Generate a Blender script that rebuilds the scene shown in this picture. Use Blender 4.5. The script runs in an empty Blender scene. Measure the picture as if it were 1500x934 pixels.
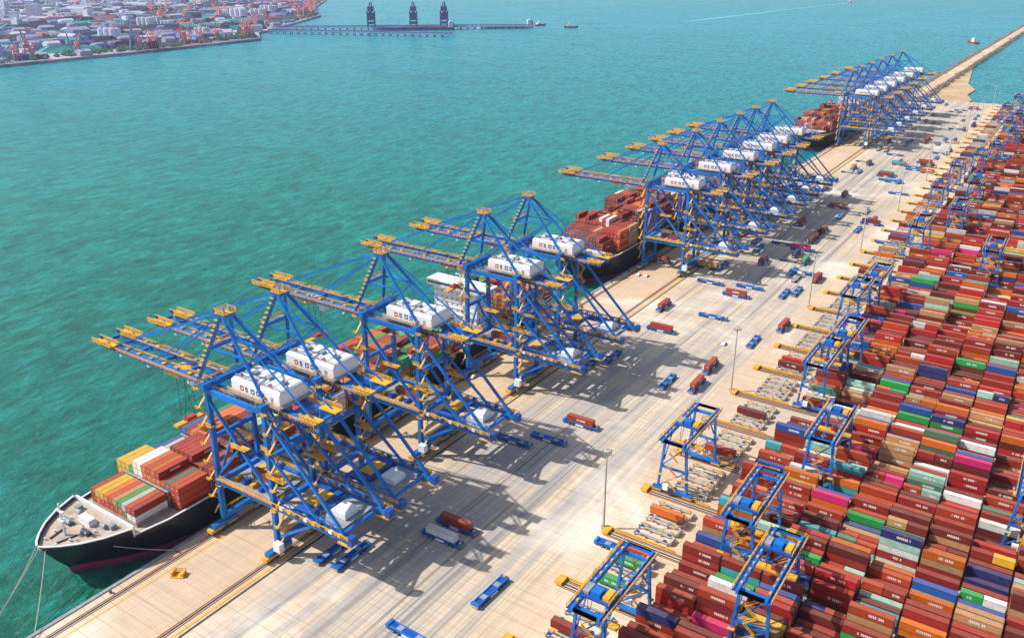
import bpy, math, random
import numpy as np
from mathutils import Vector, Matrix
random.seed(7); rng=np.random.RandomState(7)
S=bpy.context.scene
col=S.collection
# ---------------------------------------------------------------- materials
class NT:
    def __init__(s,name):
        s.m=bpy.data.materials.new(name); s.m.use_nodes=True
        s.t=s.m.node_tree; s.b=s.t.nodes['Principled BSDF']
    def n(s,ty,**k):
        x=s.t.nodes.new(ty)
        for a,v in k.items(): setattr(x,a,v)
        return x
    def l(s,a,b): s.t.links.new(a,b)
    def put(s,sock,v):
        if isinstance(v,(int,float)): sock.default_value=v
        elif isinstance(v,tuple): sock.default_value=v if len(v)==len(sock.default_value) else (*v,1)
        else: s.l(v,sock)
    def math(s,op,a,b=0.0,c=None,clamp=False):
        x=s.n('ShaderNodeMath',operation=op); x.use_clamp=clamp
        s.put(x.inputs[0],a); s.put(x.inputs[1],b)
        if c is not None: s.put(x.inputs[2],c)
        return x.outputs[0]
    def mix(s,f,a,b,bt='MIX'):
        x=s.n('ShaderNodeMix',data_type='RGBA',blend_type=bt)
        s.put(x.inputs['Factor'],f); s.put(x.inputs[6],a); s.put(x.inputs[7],b)
        return x.outputs[2]
    def pos(s): return s.n('ShaderNodeNewGeometry').outputs['Position']
    def noise(s,vec,scale,detail=4,rough=.55,dist=0):
        x=s.n('ShaderNodeTexNoise'); s.l(vec,x.inputs['Vector'])
        x.inputs['Scale'].default_value=scale; x.inputs['Detail'].default_value=detail
        x.inputs['Roughness'].default_value=rough; x.inputs['Distortion'].default_value=dist
        return x.outputs['Fac']
    def mapv(s,vec,sc=(1,1,1),rot=(0,0,0)):
        x=s.n('ShaderNodeMapping'); s.l(vec,x.inputs[0]); x.inputs['Scale'].default_value=sc
        x.inputs['Rotation'].default_value=rot; return x.outputs[0]
    def rng(s,v,a,b,c=0.0,d=1.0,smooth=False):
        x=s.n('ShaderNodeMapRange'); s.put(x.inputs[0],v)
        if smooth: x.interpolation_type='SMOOTHSTEP'
        for i,q in enumerate((a,b,c,d)): x.inputs[i+1].default_value=q
        return x.outputs[0]
    def bump(s,h,st,dist=1.0):
        x=s.n('ShaderNodeBump'); x.inputs['Strength'].default_value=st; x.inputs['Distance'].default_value=dist
        s.l(h,x.inputs['Height']); s.l(x.outputs[0],s.b.inputs['Normal'])
def paint(name,c,rough=.5,var=.25,scale=.5,dirt=(.12,.1,.08),dirtamt=.25,metal=0):
    t=NT(name); p=t.pos()
    n=t.noise(p,scale,5,.6); n2=t.noise(p,scale*6,3,.6)
    a=t.mix(t.rng(n,.3,.7),tuple(x*(1-var) for x in c),tuple(min(1,x*(1+var)) for x in c))
    a=t.mix(t.math('MULTIPLY',t.rng(n2,.52,.75),dirtamt),a,dirt)
    t.l(a,t.b.inputs['Base Color']); t.b.inputs['Roughness'].default_value=rough
    t.b.inputs['Metallic'].default_value=metal
    return t.m
M={}
M['blue']=paint('crane_blue_paint',(.006,.17,.58),.42,.3,.12,(.02,.06,.18),.45)
M['dblue']=paint('crane_dark_blue_paint',(.008,.08,.38),.5,.25,.2)
M['yellow']=paint('yellow_paint',(.80,.42,.03),.5,.2,.4,(.2,.13,.05),.35)
M['white']=paint('white_paint',(.80,.82,.84),.45,.05,.2,(.5,.48,.45),.25)
M['grey']=paint('grey_steel',(.30,.32,.35),.55,.25,.4)
M['dark']=paint('dark_steel',(.04,.045,.055),.6,.3,.5)
M['black']=paint('black_hull_paint',(.008,.010,.020),.4,.3,.15,(.04,.035,.035),.2)
M['magenta']=paint('boot_topping_paint',(.45,.02,.14),.5,.2,.3)
M['deck']=paint('ship_deck_paint',(.46,.37,.30),.7,.25,.3,(.2,.12,.08),.4)
M['rust']=paint('red_oxide_paint',(.28,.06,.03),.7,.3,.3)
M['rubber']=paint('rubber',(.02,.02,.02),.85,.2,1)
M['glass']=paint('dark_glass',(.02,.035,.05),.12,.1,1,dirtamt=0)
M['red']=paint('red_paint',(.5,.04,.03),.5,.2,.4)
M['green']=paint('green_paint',(.05,.35,.12),.5,.2,.4)
M['orange']=paint('orange_paint',(.7,.17,.03),.5,.2,.4)
M['rock']=paint('rock_armour',(.30,.22,.17),.9,.4,.15)
M['pole']=paint('galvanised_pole',(.5,.47,.42),.5,.2,.3)
M['rope']=paint('mooring_rope',(.45,.42,.33),.9,.1,1)
M['pink']=paint('hazed_red_steel',(.75,.22,.22),.6,.2,.05)  # far-shore red, paled in the colour to suggest distance haze
M['haze_w']=paint('hazed_white_cladding',(.60,.64,.78),.7,.15,.02)  # this and the next two: pale bluish tint painted in for distance haze
M['haze_b']=paint('hazed_blue_cladding',(.18,.28,.55),.7,.25,.02)
M['haze_g']=paint('hazed_grey_cladding',(.36,.37,.50),.7,.25,.02)
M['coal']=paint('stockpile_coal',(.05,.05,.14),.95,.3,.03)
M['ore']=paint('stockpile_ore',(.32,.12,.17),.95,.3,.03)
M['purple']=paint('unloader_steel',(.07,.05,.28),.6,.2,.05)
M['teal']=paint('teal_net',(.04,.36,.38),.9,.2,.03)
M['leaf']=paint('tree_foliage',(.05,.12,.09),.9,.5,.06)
M['foam']=paint('wake_foam',(.10,.48,.56),.5,.3,.02,(.03,.4,.5),.8)
def container_mat():
    t=NT('container_paint')
    at=t.n('ShaderNodeAttribute',attribute_name='Col')
    uv=t.n('ShaderNodeUVMap'); uv.uv_map='UVMap'
    sp=t.n('ShaderNodeSeparateXYZ'); t.l(uv.outputs[0],sp.inputs[0])
    u,v=sp.outputs[0],sp.outputs[1]; a=at.outputs['Alpha']
    k=t.math('FLOOR',u); uf=t.math('SUBTRACT',u,k)
    isside=t.math('LESS_THAN',u,1.0); istop=t.math('GREATER_THAN',u,2.0)
    isend=t.math('SUBTRACT',t.math('SUBTRACT',1.0,isside),istop)
    def band(x,lo,hi): return t.math('MULTIPLY',t.math('GREATER_THAN',x,lo),t.math('LESS_THAN',x,hi))
    cell=t.math('MULTIPLY',uf,24.0); fr=t.math('FRACT',cell)
    wn=t.n('ShaderNodeTexWhiteNoise',noise_dimensions='2D')
    cmb=t.n('ShaderNodeCombineXYZ'); t.l(t.math('FLOOR',cell),cmb.inputs[0]); t.l(t.math('MULTIPLY',a,91.7),cmb.inputs[1]); t.l(cmb.outputs[0],wn.inputs['Vector'])
    st=t.math('MULTIPLY',a,.35)
    u2=t.math('SUBTRACT',uf,st)
    let=t.math('MULTIPLY',band(fr,.12,.85),t.math('MULTIPLY',band(v,.38,.72),band(u2,.12,.46)))
    let=t.math('MULTIPLY',let,t.math('GREATER_THAN',wn.outputs['Value'],.18))
    let=t.math('MULTIPLY',let,t.math('MULTIPLY',isside,t.math('GREATER_THAN',a,.55)))
    rod=t.math('GREATER_THAN',t.math('FRACT',t.math('MULTIPLY',uf,5.0)),.8)
    lab=t.math('MULTIPLY',band(uf,.6,.85),band(v,.6,.8))
    rodm=t.math('MULTIPLY',isend,t.math('MAXIMUM',t.math('MULTIPLY',rod,.30),t.math('MULTIPLY',lab,.5)))
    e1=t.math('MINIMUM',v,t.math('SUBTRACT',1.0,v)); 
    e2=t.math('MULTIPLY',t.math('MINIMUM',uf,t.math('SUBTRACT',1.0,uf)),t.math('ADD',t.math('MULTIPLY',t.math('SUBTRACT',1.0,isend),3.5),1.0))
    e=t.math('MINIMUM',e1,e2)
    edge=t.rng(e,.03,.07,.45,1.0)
    cor_shade=t.rng(t.math('SINE',t.math('MULTIPLY',uf,6.283*22)),-1,1,.84,1.04)  # corrugation shading striped into the base colour, no relief
    cor_shade=t.math('ADD',t.math('MULTIPLY',isend,1.0),t.math('MULTIPLY',t.math('SUBTRACT',1.0,isend),cor_shade))
    p=t.pos(); n=t.noise(p,.7,5,.65); n3=t.noise(p,.18,3,.6)
    base=t.mix(t.math('MULTIPLY',istop,.10),at.outputs['Color'],(.62,.42,.28))
    base=t.mix(t.math('MULTIPLY',t.rng(n,.48,.75),.42),base,(.17,.08,.05))
    base=t.mix(t.math('MULTIPLY',t.rng(n3,.5,.7),t.math('MULTIPLY',istop,.2)),base,(.35,.24,.17))
    base=t.mix(t.math('MAXIMUM',let,rodm),base,(.78,.78,.75))
    g=t.math('MULTIPLY',edge,cor_shade)
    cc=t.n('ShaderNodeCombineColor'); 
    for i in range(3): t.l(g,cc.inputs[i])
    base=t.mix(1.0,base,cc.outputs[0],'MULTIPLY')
    t.l(base,t.b.inputs['Base Color']); t.b.inputs['Roughness'].default_value=.55
    t.b.inputs['Specular IOR Level'].default_value=.3
    return t.m
M['cont']=container_mat()
# ---------------------------------------------------------------- mesh builder
class MB:
    def __init__(s): s.v=[];s.f=[];s.m=[];s.mats=[]
    def mi(s,m):
        if m not in s.mats: s.mats.append(m)
        return s.mats.index(m)
    def add(s,vs,fs,m):
        o=len(s.v); s.v+= [tuple(v) for v in vs]; i=s.mi(m)
        for f in fs: s.f.append(tuple(o+k for k in f)); s.m.append(i)
    def box(s,x0,x1,y0,y1,z0,z1,m):
        s.add([(x0,y0,z0),(x1,y0,z0),(x1,y1,z0),(x0,y1,z0),(x0,y0,z1),(x1,y0,z1),(x1,y1,z1),(x0,y1,z1)],
              [(0,3,2,1),(4,5,6,7),(0,1,5,4),(1,2,6,5),(2,3,7,6),(3,0,4,7)],m)
    def beam(s,p,q,w,h,m,w2=None,h2=None):
        p=Vector(p);q=Vector(q);d=(q-p)
        if d.length<1e-4: return
        d.normalize(); up=Vector((0,0,1))
        if abs(d.z)>.98: up=Vector((1,0,0))
        r=d.cross(up).normalized(); u=r.cross(d).normalized()
        w2=w2 or w;h2=h2 or h
        vs=[]
        for c,ww,hh in ((p,w,h),(q,w2,h2)):
            for a,b in ((-1,-1),(1,-1),(1,1),(-1,1)): vs.append(c+r*(a*ww/2)+u*(b*hh/2))
        s.add(vs,[(0,1,2,3),(7,6,5,4),(0,4,5,1),(1,5,6,2),(2,6,7,3),(3,7,4,0)],m)
    def cyl(s,p,q,r,m,n=8,r2=None):
        p=Vector(p);q=Vector(q);d=(q-p).normalized(); up=Vector((0,0,1)) if abs(d.z)<.95 else Vector((1,0,0))
        a=d.cross(up).normalized(); b=a.cross(d); r2=r if r2 is None else r2
        vs=[]
        for c,rr in ((p,r),(q,r2)):
            for i in range(n):
                t=2*math.pi*i/n; vs.append(c+a*math.cos(t)*rr+b*math.sin(t)*rr)
        fs=[(i,i+n,(i+1)%n+n,(i+1)%n) for i in range(n)]
        fs.append(tuple(range(n)));fs.append(tuple(reversed(range(n,2*n))))
        s.add(vs,fs,m)
    def rail(s,p,q,m,h=1.2,step=3.0,t=.16):
        p=Vector(p);q=Vector(q);L=(q-p).length;n=max(1,int(L/step))
        z=Vector((0,0,1))
        s.beam(p+z*h,q+z*h,t,t,m); s.beam(p+z*h*.5,q+z*h*.5,t*.8,t*.8,m)
        for i in range(n+1):
            c=p+(q-p)*(i/n); s.beam(c,c+z*h,t,t,m)
    def mesh(s,name):
        me=bpy.data.meshes.new(name); me.from_pydata(s.v,[],s.f)
        for m in s.mats: me.materials.append(M[m])
        me.polygons.foreach_set('material_index',s.m); me.update(); return me
    def obj(s,name,loc=(0,0,0),rz=0,parent=None):
        return place(s.mesh(name),name,loc,rz,parent)
def place(me,name,loc=(0,0,0),rz=0,parent=None,sc=1):
    o=bpy.data.objects.new(name,me); col.objects.link(o); o.location=loc; o.rotation_euler=(0,0,rz)
    if sc!=1: o.scale=(sc,)*3
    if parent: o.parent=parent
    return o
CW,CH=2.44,2.6
def containers_mesh(items,name):
    n=len(items); V=np.zeros((n,8,3)); C=np.zeros((n,4))
    for i,(cx,cy,z,ax,L,c) in enumerate(items):
        hx,hy=(L/2,CW/2) if ax=='x' else (CW/2,L/2)
        V[i]=[(cx-hx,cy-hy,z),(cx+hx,cy-hy,z),(cx+hx,cy+hy,z),(cx-hx,cy+hy,z),
              (cx-hx,cy-hy,z+CH-.06),(cx+hx,cy-hy,z+CH-.06),(cx+hx,cy+hy,z+CH-.06),(cx-hx,cy+hy,z+CH-.06)]
        C[i]=(*c,random.random())
    F=np.array([(0,1,5,4),(1,2,6,5),(2,3,7,6),(3,0,4,7),(4,5,6,7)])
    faces=(F[None]+np.arange(n)[:,None,None]*8).reshape(-1,4)
    me=bpy.data.meshes.new(name)
    me.from_pydata(V.reshape(-1,3).tolist(),[],faces.tolist())
    me.materials.append(M['cont'])
    at=me.color_attributes.new('Col','FLOAT_COLOR','CORNER')
    at.data.foreach_set('color',np.repeat(C,20,axis=0).ravel())
    uvl=me.uv_layers.new(name='UVMap')
    q=np.array([(0,0),(1,0),(1,1),(0,1)],float)
    U=np.zeros((n,5,4,2))
    for i,it in enumerate(items):
        kinds=[0,1,0,1,2] if it[3]=='x' else [1,0,1,0,2]
        for k in range(5):
            qq=q.copy()
            if k==4 and it[3]=='y': qq=qq[:,::-1].copy()
            qq=qq*.998+.001; qq[:,0]+=kinds[k]; U[i,k]=qq
    uvl.data.foreach_set('uv',U.ravel()); me.update(); return me
PAL=[((.32,.030,.022),30),((.17,.025,.022),20),((.46,.055,.022),17),((.66,.15,.018),14),((.50,.022,.025),10),((.015,.10,.38),6.5),((.025,.04,.18),4),
     ((.05,.36,.42),2),((.34,.62,.50),3),((.52,.52,.49),3.5),((.78,.77,.72),5.5),((.015,.38,.08),2.5),((.75,.44,.03),2.5),((.80,.03,.20),2),((.08,.22,.14),1.5),((.52,.28,.13),7)]
PC=[p[0] for p in PAL];PWt=[p[1] for p in PAL]
def rc(w=None):
    c=random.choices(PC,w or PWt)[0]; k=random.uniform(.78,1.2)
    return tuple(min(.85,x*k) for x in c)
# ---------------------------------------------------------------- camera, light
cam=bpy.data.cameras.new('camera'); co=bpy.data.objects.new('camera',cam); col.objects.link(co)
co.location=(0,0,180); co.rotation_euler=(math.radians(90-22.47),0,math.radians(33.6))
cam.sensor_width=36; cam.lens=30; cam.clip_start=1; cam.clip_end=60000; S.camera=co
W=bpy.data.worlds.new('World'); S.world=W; W.use_nodes=True
nt=W.node_tree; bg=nt.nodes['Background']; sky=nt.nodes.new('ShaderNodeTexSky'); sky.sky_type='NISHITA'; sky.sun_disc=False
ts=Vector((-.80,-.52,1.02)).normalized()
el=math.asin(ts.z); az=math.atan2(ts.x,ts.y)
sky.sun_elevation=el; sky.sun_rotation=az; sky.dust_density=2.0
nt.links.new(sky.outputs[0],bg.inputs[0]); bg.inputs[1].default_value=.14
sl=bpy.data.lights.new('sun','SUN'); sl.energy=5.0; sl.angle=math.radians(.6); sl.color=(1,.95,.86)
so=bpy.data.objects.new('sun',sl); col.objects.link(so); so.rotation_euler=ts.to_track_quat('Z','Y').to_euler()
S.view_settings.view_transform='Standard'; S.view_settings.look='None'; S.view_settings.exposure=0
hm=bpy.data.materials.new('haze_air'); hm.use_nodes=True; ht=hm.node_tree
for nd in list(ht.nodes):
    if nd.type=='BSDF_PRINCIPLED': ht.nodes.remove(nd)
vs_=ht.nodes.new('ShaderNodeVolumeScatter'); vs_.inputs['Density'].default_value=.00005; vs_.inputs['Anisotropy'].default_value=.25; vs_.inputs['Color'].default_value=(.80,.93,1,1)
ht.links.new(vs_.outputs[0],[n for n in ht.nodes if n.type=='OUTPUT_MATERIAL'][0].inputs['Volume'])
M['haze']=hm
b=MB(); b.box(-16000,6000,-3000,16000,-3.9,420,'haze'); b.obj('sky_haze')
# ---------------------------------------------------------------- sea
def sea_mat():
    t=NT('sea_water'); p=t.pos()
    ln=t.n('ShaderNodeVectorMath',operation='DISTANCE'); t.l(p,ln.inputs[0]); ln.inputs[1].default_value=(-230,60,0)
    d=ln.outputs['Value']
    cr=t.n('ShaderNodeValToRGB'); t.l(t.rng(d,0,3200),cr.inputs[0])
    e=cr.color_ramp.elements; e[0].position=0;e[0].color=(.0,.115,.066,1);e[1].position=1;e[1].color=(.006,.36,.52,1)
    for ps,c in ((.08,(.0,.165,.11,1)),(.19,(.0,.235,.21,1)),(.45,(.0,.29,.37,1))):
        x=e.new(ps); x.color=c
    big=t.noise(t.mapv(p,(1,.35,1),(0,0,.5)),.006,5,.65)
    big2=t.noise(t.mapv(p,(.25,1,1),(0,0,.4)),.012,6,.75,.6)
    med=t.noise(t.mapv(p,(1,.45,1),(0,0,.9)),.13,7,.75)
    fin=t.noise(t.mapv(p,(1,.5,1),(0,0,.6)),.5,4,.7)
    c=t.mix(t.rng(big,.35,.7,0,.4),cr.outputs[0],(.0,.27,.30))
    c=t.mix(t.rng(big2,.55,.8,0,.3),c,(.01,.46,.50))
    c=t.mix(t.rng(big2,.48,.3,0,.35),c,(.0,.11,.12))
    c=t.mix(t.math('MULTIPLY',t.rng(med,.52,.70),.5),c,(.015,.52,.49))
    c=t.mix(t.math('MULTIPLY',t.rng(med,.5,.32),.75),c,(.0,.055,.05))
    c=t.mix(t.math('MULTIPLY',t.rng(fin,.58,.75),.35),c,(.10,.62,.58))
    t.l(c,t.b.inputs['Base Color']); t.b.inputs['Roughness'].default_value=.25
    t.b.inputs['IOR'].default_value=1.33; t.b.inputs['Specular IOR Level'].default_value=.4
    w=t.noise(t.mapv(p,(1,.5,1),(0,0,.8)),.22,7,.7)
    t.bump(w,1.0,2.4)
    return t.m
M['sea']=sea_mat()
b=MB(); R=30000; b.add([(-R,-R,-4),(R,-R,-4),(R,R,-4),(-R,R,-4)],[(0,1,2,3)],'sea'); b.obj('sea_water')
# ---------------------------------------------------------------- quay ground
def apron_mat():
    t=NT('apron_concrete'); p=t.pos()
    sp=t.n('ShaderNodeSeparateXYZ'); t.l(p,sp.inputs[0]); x,y=sp.outputs[0],sp.outputs[1]
    n1=t.noise(p,.02,6,.65); n2=t.noise(p,.25,5,.7)
    base=t.mix(t.rng(n1,.3,.7),(.60,.42,.25),(.80,.67,.49))
    base=t.mix(t.math('MULTIPLY',t.rng(n2,.45,.8),.5),base,(.86,.77,.62))
    qz=t.rng(x,-186,-194,0,1,True)
    base=t.mix(t.math('MULTIPLY',qz,.5),base,(.66,.41,.20))
    yz=t.rng(x,-122,-108,0,1,True)
    base=t.mix(t.math('MULTIPLY',yz,.4),base,(.66,.45,.26))
    tr=t.noise(t.mapv(p,(1,.010,1)),.9,6,.8); tr2=t.noise(t.mapv(p,(1,.022,1),(0,0,.02)),.22,5,.75,.3)
    zone=t.math('MULTIPLY',t.rng(x,-188,-172,0,1,True),t.rng(x,-108,-124,0,1,True))
    k=t.math('MULTIPLY',t.rng(tr,.46,.60),t.math('ADD',t.math('MULTIPLY',zone,.5),.22))
    base=t.mix(k,base,(.27,.26,.26))
    k2=t.math('MULTIPLY',t.rng(tr2,.46,.57),t.math('MULTIPLY',zone,.75))
    base=t.mix(k2,base,(.37,.365,.38))
    tr3=t.noise(t.mapv(p,(1,.006,1),(0,0,-.012)),.5,3,.6); 
    base=t.mix(t.math('MULTIPLY',t.rng(tr3,.58,.62),t.math('MULTIPLY',zone,.65)),base,(.16,.16,.17))
    ct=t.noise(t.mapv(p,(.02,1,1),(0,0,-.05)),.8,6,.8,.3)
    base=t.mix(t.math('MULTIPLY',t.rng(ct,.50,.64),.5),base,(.38,.31,.25))
    ct2=t.noise(t.mapv(p,(.05,1,1),(0,0,.5)),.35,4,.7,1.2)
    base=t.mix(t.math('MULTIPLY',t.rng(ct2,.58,.68),t.math('MULTIPLY',zone,.5)),base,(.26,.25,.26))
    pt=t.noise(p,.009,4,.6,1.0)
    base=t.mix(t.math('MULTIPLY',t.rng(pt,.5,.72),.5),base,(.43,.38,.35))
    wt=t.noise(p,.015,4,.6,.5)
    base=t.mix(t.math('MULTIPLY',t.rng(wt,.54,.68),.6),base,(.90,.84,.73))
    sn=t.noise(p,.5,4,.8); base=t.mix(t.math('MULTIPLY',t.rng(sn,.62,.72),.5),base,(.22,.18,.15))
    jy=t.math('LESS_THAN',t.math('FRACT',t.math('DIVIDE',y,6.2)),.06)
    jx=t.math('LESS_THAN',t.math('FRACT',t.math('DIVIDE',x,15)),.018)
    base=t.mix(t.math('MULTIPLY',t.math('MAXIMUM',jy,jx),t.rng(n1,.3,.7,.1,.42)),base,(.22,.15,.10))
    t.l(base,t.b.inputs['Base Color']); t.b.inputs['Roughness'].default_value=.85
    t.bump(n2,.2,.1)
    return t.m
M['apron']=apron_mat()
QX=-224
b=MB(); b.box(QX,2500,-2500,1400,-12,0,'apron'); b.obj('quay_ground')
b=MB(); b.box(QX-.3,QX+1.0,-600,1400,-.5,.35,'grey'); b.obj('quay_kerb')
b=MB()
for X in (-219,-192):
    b.box(X-.2,X+.2,-300,1395,.004,.18,'dark'); b.box(X-1.0,X-.75,-300,1395,.004,.12,'rust'); b.box(X+.75,X+1.0,-300,1395,.004,.12,'rust')
b.box(-189.6,-188.9,-300,1395,.004,.10,'yellow'); b.box(-188.0,-187.2,-300,1395,.004,.06,'dark'); b.box(-215.8,-215.4,-300,1395,.004,.06,'yellow')
b.obj('crane_rail')
b=MB()
for X in (-180,-164,-150,-136,-122): b.box(X-.10,X+.10,-300,1380,.0,.006,'pole')
b.obj('lane_marking')
b=MB()
y=-100
while y<1390:
    b.box(QX-1.6,QX-.35,y,y+2.4,-3.6,-.4,'rubber'); y+=9
b.obj('quay_fender')
def bollard():
    b=MB(); b.cyl((0,0,0),(0,0,.25),.6,'yellow',10); b.cyl((0,0,.25),(0,0,.8),.32,'dark',10); b.cyl((0,0,.8),(0,0,1.1),.5,'dark',10,.42); b.cyl((-.1,0,1.0),(.75,0,1.0),.2,'dark',8); return b.mesh('bollard')
mb=bollard()
for i in range(24): place(mb,'bollard',(QX+2.4,60+i*24,0))
# ---------------------------------------------------------------- ship to shore crane
def sts(tx=-24,lt=39,hoist=32):
    b=MB(); B='blue';Y='yellow'; G=27; hz=52; AP=77
    for sx in (0,G):
        for sy in (-1,1):
            b.beam((sx,sy*9,4),(sx,sy*8,hz+2),1.65,1.4,B)
            b.box(sx-1.1,sx+1.1,sy*9-5,sy*9+5,2.2,3.6,B)
            for q in (-3,3):
                b.box(sx-.8,sx+.8,sy*9+q-2,sy*9+q+2,1.0,2.1,Y)
                for w in (-1.2,1.2):
                    b.cyl((sx-.45,sy*9+q+w,.62),(sx+.45,sy*9+q+w,.62),.45,'dark',8)
            b.box(sx-1.3,sx+1.3,sy*15-.5,sy*15+.5,1.4,2.6,Y)
            b.box(sx-1.3,sx+1.3,sy*8.6-1.1,sy*8.6+1.1,17.2,17.6,Y); b.box(sx-1.5,sx+1.5,sy*8.3-1.5,sy*8.3+1.5,40,40.3,Y)
            b.rail((sx-1.5,sy*9.8,40.3),(sx+1.5,sy*9.8,40.3),Y)
        b.box(sx-1,sx+1,-9,9,4.0,6.0,B)
        b.box(sx-.8,sx+.8,-8.2,8.2,18,19.6,B)
        b.box(sx-1.0,sx+1.0,-10,10,hz+1.9,hz+3.7,B)
        b.rail((sx-1.2,-10,hz+3.7),(sx-1.2,10,hz+3.7),Y); b.rail((sx-1.2,-8,6.1),(sx-1.2,8,6.1),Y)
    for sy in (-1,1):
        y=sy*8.6
        b.box(0,61,y-.75,y+.75,18.2,20.1,B)
        b.beam((0,y*.96,hz-2),(G,y*.98,21),.9,.9,B)
        b.beam((0,y,21),(13.5,y*.97,36),.8,.8,B)
        b.beam((G,y*.98,38),(48,y,20.5),.8,.8,B)
        b.beam((G,y*.93,hz),(58,y,20.5),.9,.9,B)
        b.beam((G,y,7),(44,y,18),.8,.8,B)
        b.box(0,G,sy*8.1-.6,sy*8.1+.6,hz,hz+1.7,B)
        b.rail((2,y+sy*1.6,20.2),(61,y+sy*1.6,20.2),Y,1.3,2.5,.2)
        b.box(0,61,y+sy*1.0-.5,y+sy*1.0+.6,20.15,20.3,'grey')
        b.box(56,61.5,y-1.4,y+1.4,17.6,18.0,Y); b.box(60,62,y-1.3,y+1.3,18.2,21,'dblue')
        for k in range(9): b.box(28+k*3.6,29.3+k*3.6,y+sy*1.0,y+sy*1.9,20.3,21.3,('dark','white',Y)[k%3])
        b.beam((-4,sy*8,hz+3),(4,sy*1.6,AP+1),1.15,1.15,B)
        b.beam((4,sy*1.6,AP+1),(G,sy*7,hz+3),.8,.8,B)
        b.beam((0,sy*4.8,hz+14.5),(15.5,sy*4.2,hz+14.7),.55,.55,B)
        b.beam((15.5,sy*4.2,hz+14.7),(2,sy*6,hz+4),.5,.5,B)
        b.beam((3,sy*2,AP),(-32,sy*4,hz+2),.35,.5,B); b.beam((3,sy*2,AP+1),(-55,sy*4,hz+2),.32,.5,B)
        b.beam((5,sy*2,AP),(44,sy*4,hz+2),.35,.5,B)
        yy=sy*3.8
        b.box(-63,46,yy-.65,yy+.65,hz-.7,hz+1.2,B)
        b.box(-63,46,sy*5.2-.55,sy*5.2+.55,hz+.2,hz+.35,'dblue')
        b.rail((-63,sy*5.7,hz+.3),(46,sy*5.7,hz+.3),Y,1.3,2.5,.2)
        b.rail((-63,sy*2.6,hz+1.2),(-4,sy*2.6,hz+1.2),Y,1.0,4,.16)
        b.box(-66,-55,sy*5-1.7,sy*5+1.7,hz+1.4,hz+1.7,Y); b.rail((-66,sy*6.6,hz+1.7),(-55,sy*6.6,hz+1.7),Y,1.4,1.6,.26)
        b.rail((-66,sy*3.4,hz+1.7),(-55,sy*3.4,hz+1.7),Y,1.4,1.6,.26)
        b.box(-66,-64.4,sy*3.4-.5,sy*3.4+.5,hz+1.7,hz+3,'dblue'); b.box(-61,-59,sy*5-.8,sy*5+.8,hz+1.7,hz+2.3,'grey')
        for k in range(7): b.box(-50+k*7,-48.4+k*7,sy*3.8-.55,sy*3.8+.55,hz+1.25,hz+1.8,Y if k%2 else 'grey')
        b.box(40,47,sy*4-1.7,sy*4+1.7,hz+1.5,hz+1.8,Y); b.rail((40,sy*5.6,hz+1.8),(47,sy*5.6,hz+1.8),Y,1.4,1.6,.22)
        b.rail((-1,sy*9.2,20.3),(G,sy*9.2,20.3),Y)
        b.box(10,17,sy*8.4-1.2,sy*8.4+1.2,36,36.3,Y); b.rail((10,sy*9.5,36.3),(17,sy*9.5,36.3),Y)
        b.box(G-1,G+7,sy*8.4-1.3,sy*8.4+1.3,30,30.3,Y); b.rail((G-1,sy*9.6,30.3),(G+7,sy*9.6,30.3),Y)
        # light lattice between lower portal girder and its hangers
        for k in range(8): b.beam((28+k*3.8,y,20.1),(29.9+k*3.8,y,22.6),.22,.22,B); b.beam((29.9+k*3.8,y,22.6),(31.8+k*3.8,y,20.1),.22,.22,B)
        b.beam((29,y,22.6),(57,y,22.6),.3,.3,B)
    for x in (-65,-57,-46,-32,-18,-8,-3,8,18,34,45):
        b.box(x-.5,x+.5,-3.1,3.1,hz-.2,hz+.9,B)
    for i in range(17):
        x0=-58+i*6.1; s=1 if i%2 else -1
        b.beam((x0,-3.1*s,hz+.4),(x0+6.1,3.1*s,hz+.4),.26,.26,B)
    for x in (34,44,56):
        b.box(x-.5,x+.5,-7.8,7.8,18.6,19.5,B)
    b.beam((34,-7.6,19),(44,7.6,19),.4,.4,B); b.beam((44,-7.6,19),(56,7.6,19),.4,.4,B)
    b.beam((0,-8.2,20),(0,0,35),.75,.75,B); b.beam((0,8.2,20),(0,0,35),.75,.75,B)
    b.box(-.6,.6,-8,8,35,36.4,B)
    b.box(G-.6,G+.6,-8,8,36,37.4,B)
    b.beam((G,-8,38),(G,0,hz),.65,.65,B); b.beam((G,8,38),(G,0,hz),.65,.65,B)
    b.box(1.8,6.0,-2.2,2.2,AP,AP+1.3,B); b.box(1.6,6.2,-2.5,2.5,AP+1.32,AP+1.5,Y)
    for s in (-1,1): b.rail((1.6,s*2.4,AP+1.5),(6.2,s*2.4,AP+1.5),Y,1.3,1.5,.2); b.cyl((4,s*1.2-.3,AP+2.4),(4,s*1.2+.3,AP+2.4),1.0,'grey',10)
    b.rail((1.6,-2.4,AP+1.5),(1.6,2.4,AP+1.5),Y,1.3,1.5,.2)
    b.box(-.5,.5,-4.9,4.9,hz+14,hz+15.2,B); b.box(-1.6,-.6,-5,5,hz+14.8,hz+15,Y); b.rail((-1.6,-5,hz+15),(-1.6,5,hz+15),Y)
    x0,x1,yw,z0,z1=10,32,5.8,hz+3.2,hz+7.6
    b.box(x0-1,x1+1,-yw-1.2,yw+1.2,hz+2.7,hz+3.2,'grey')
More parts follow.
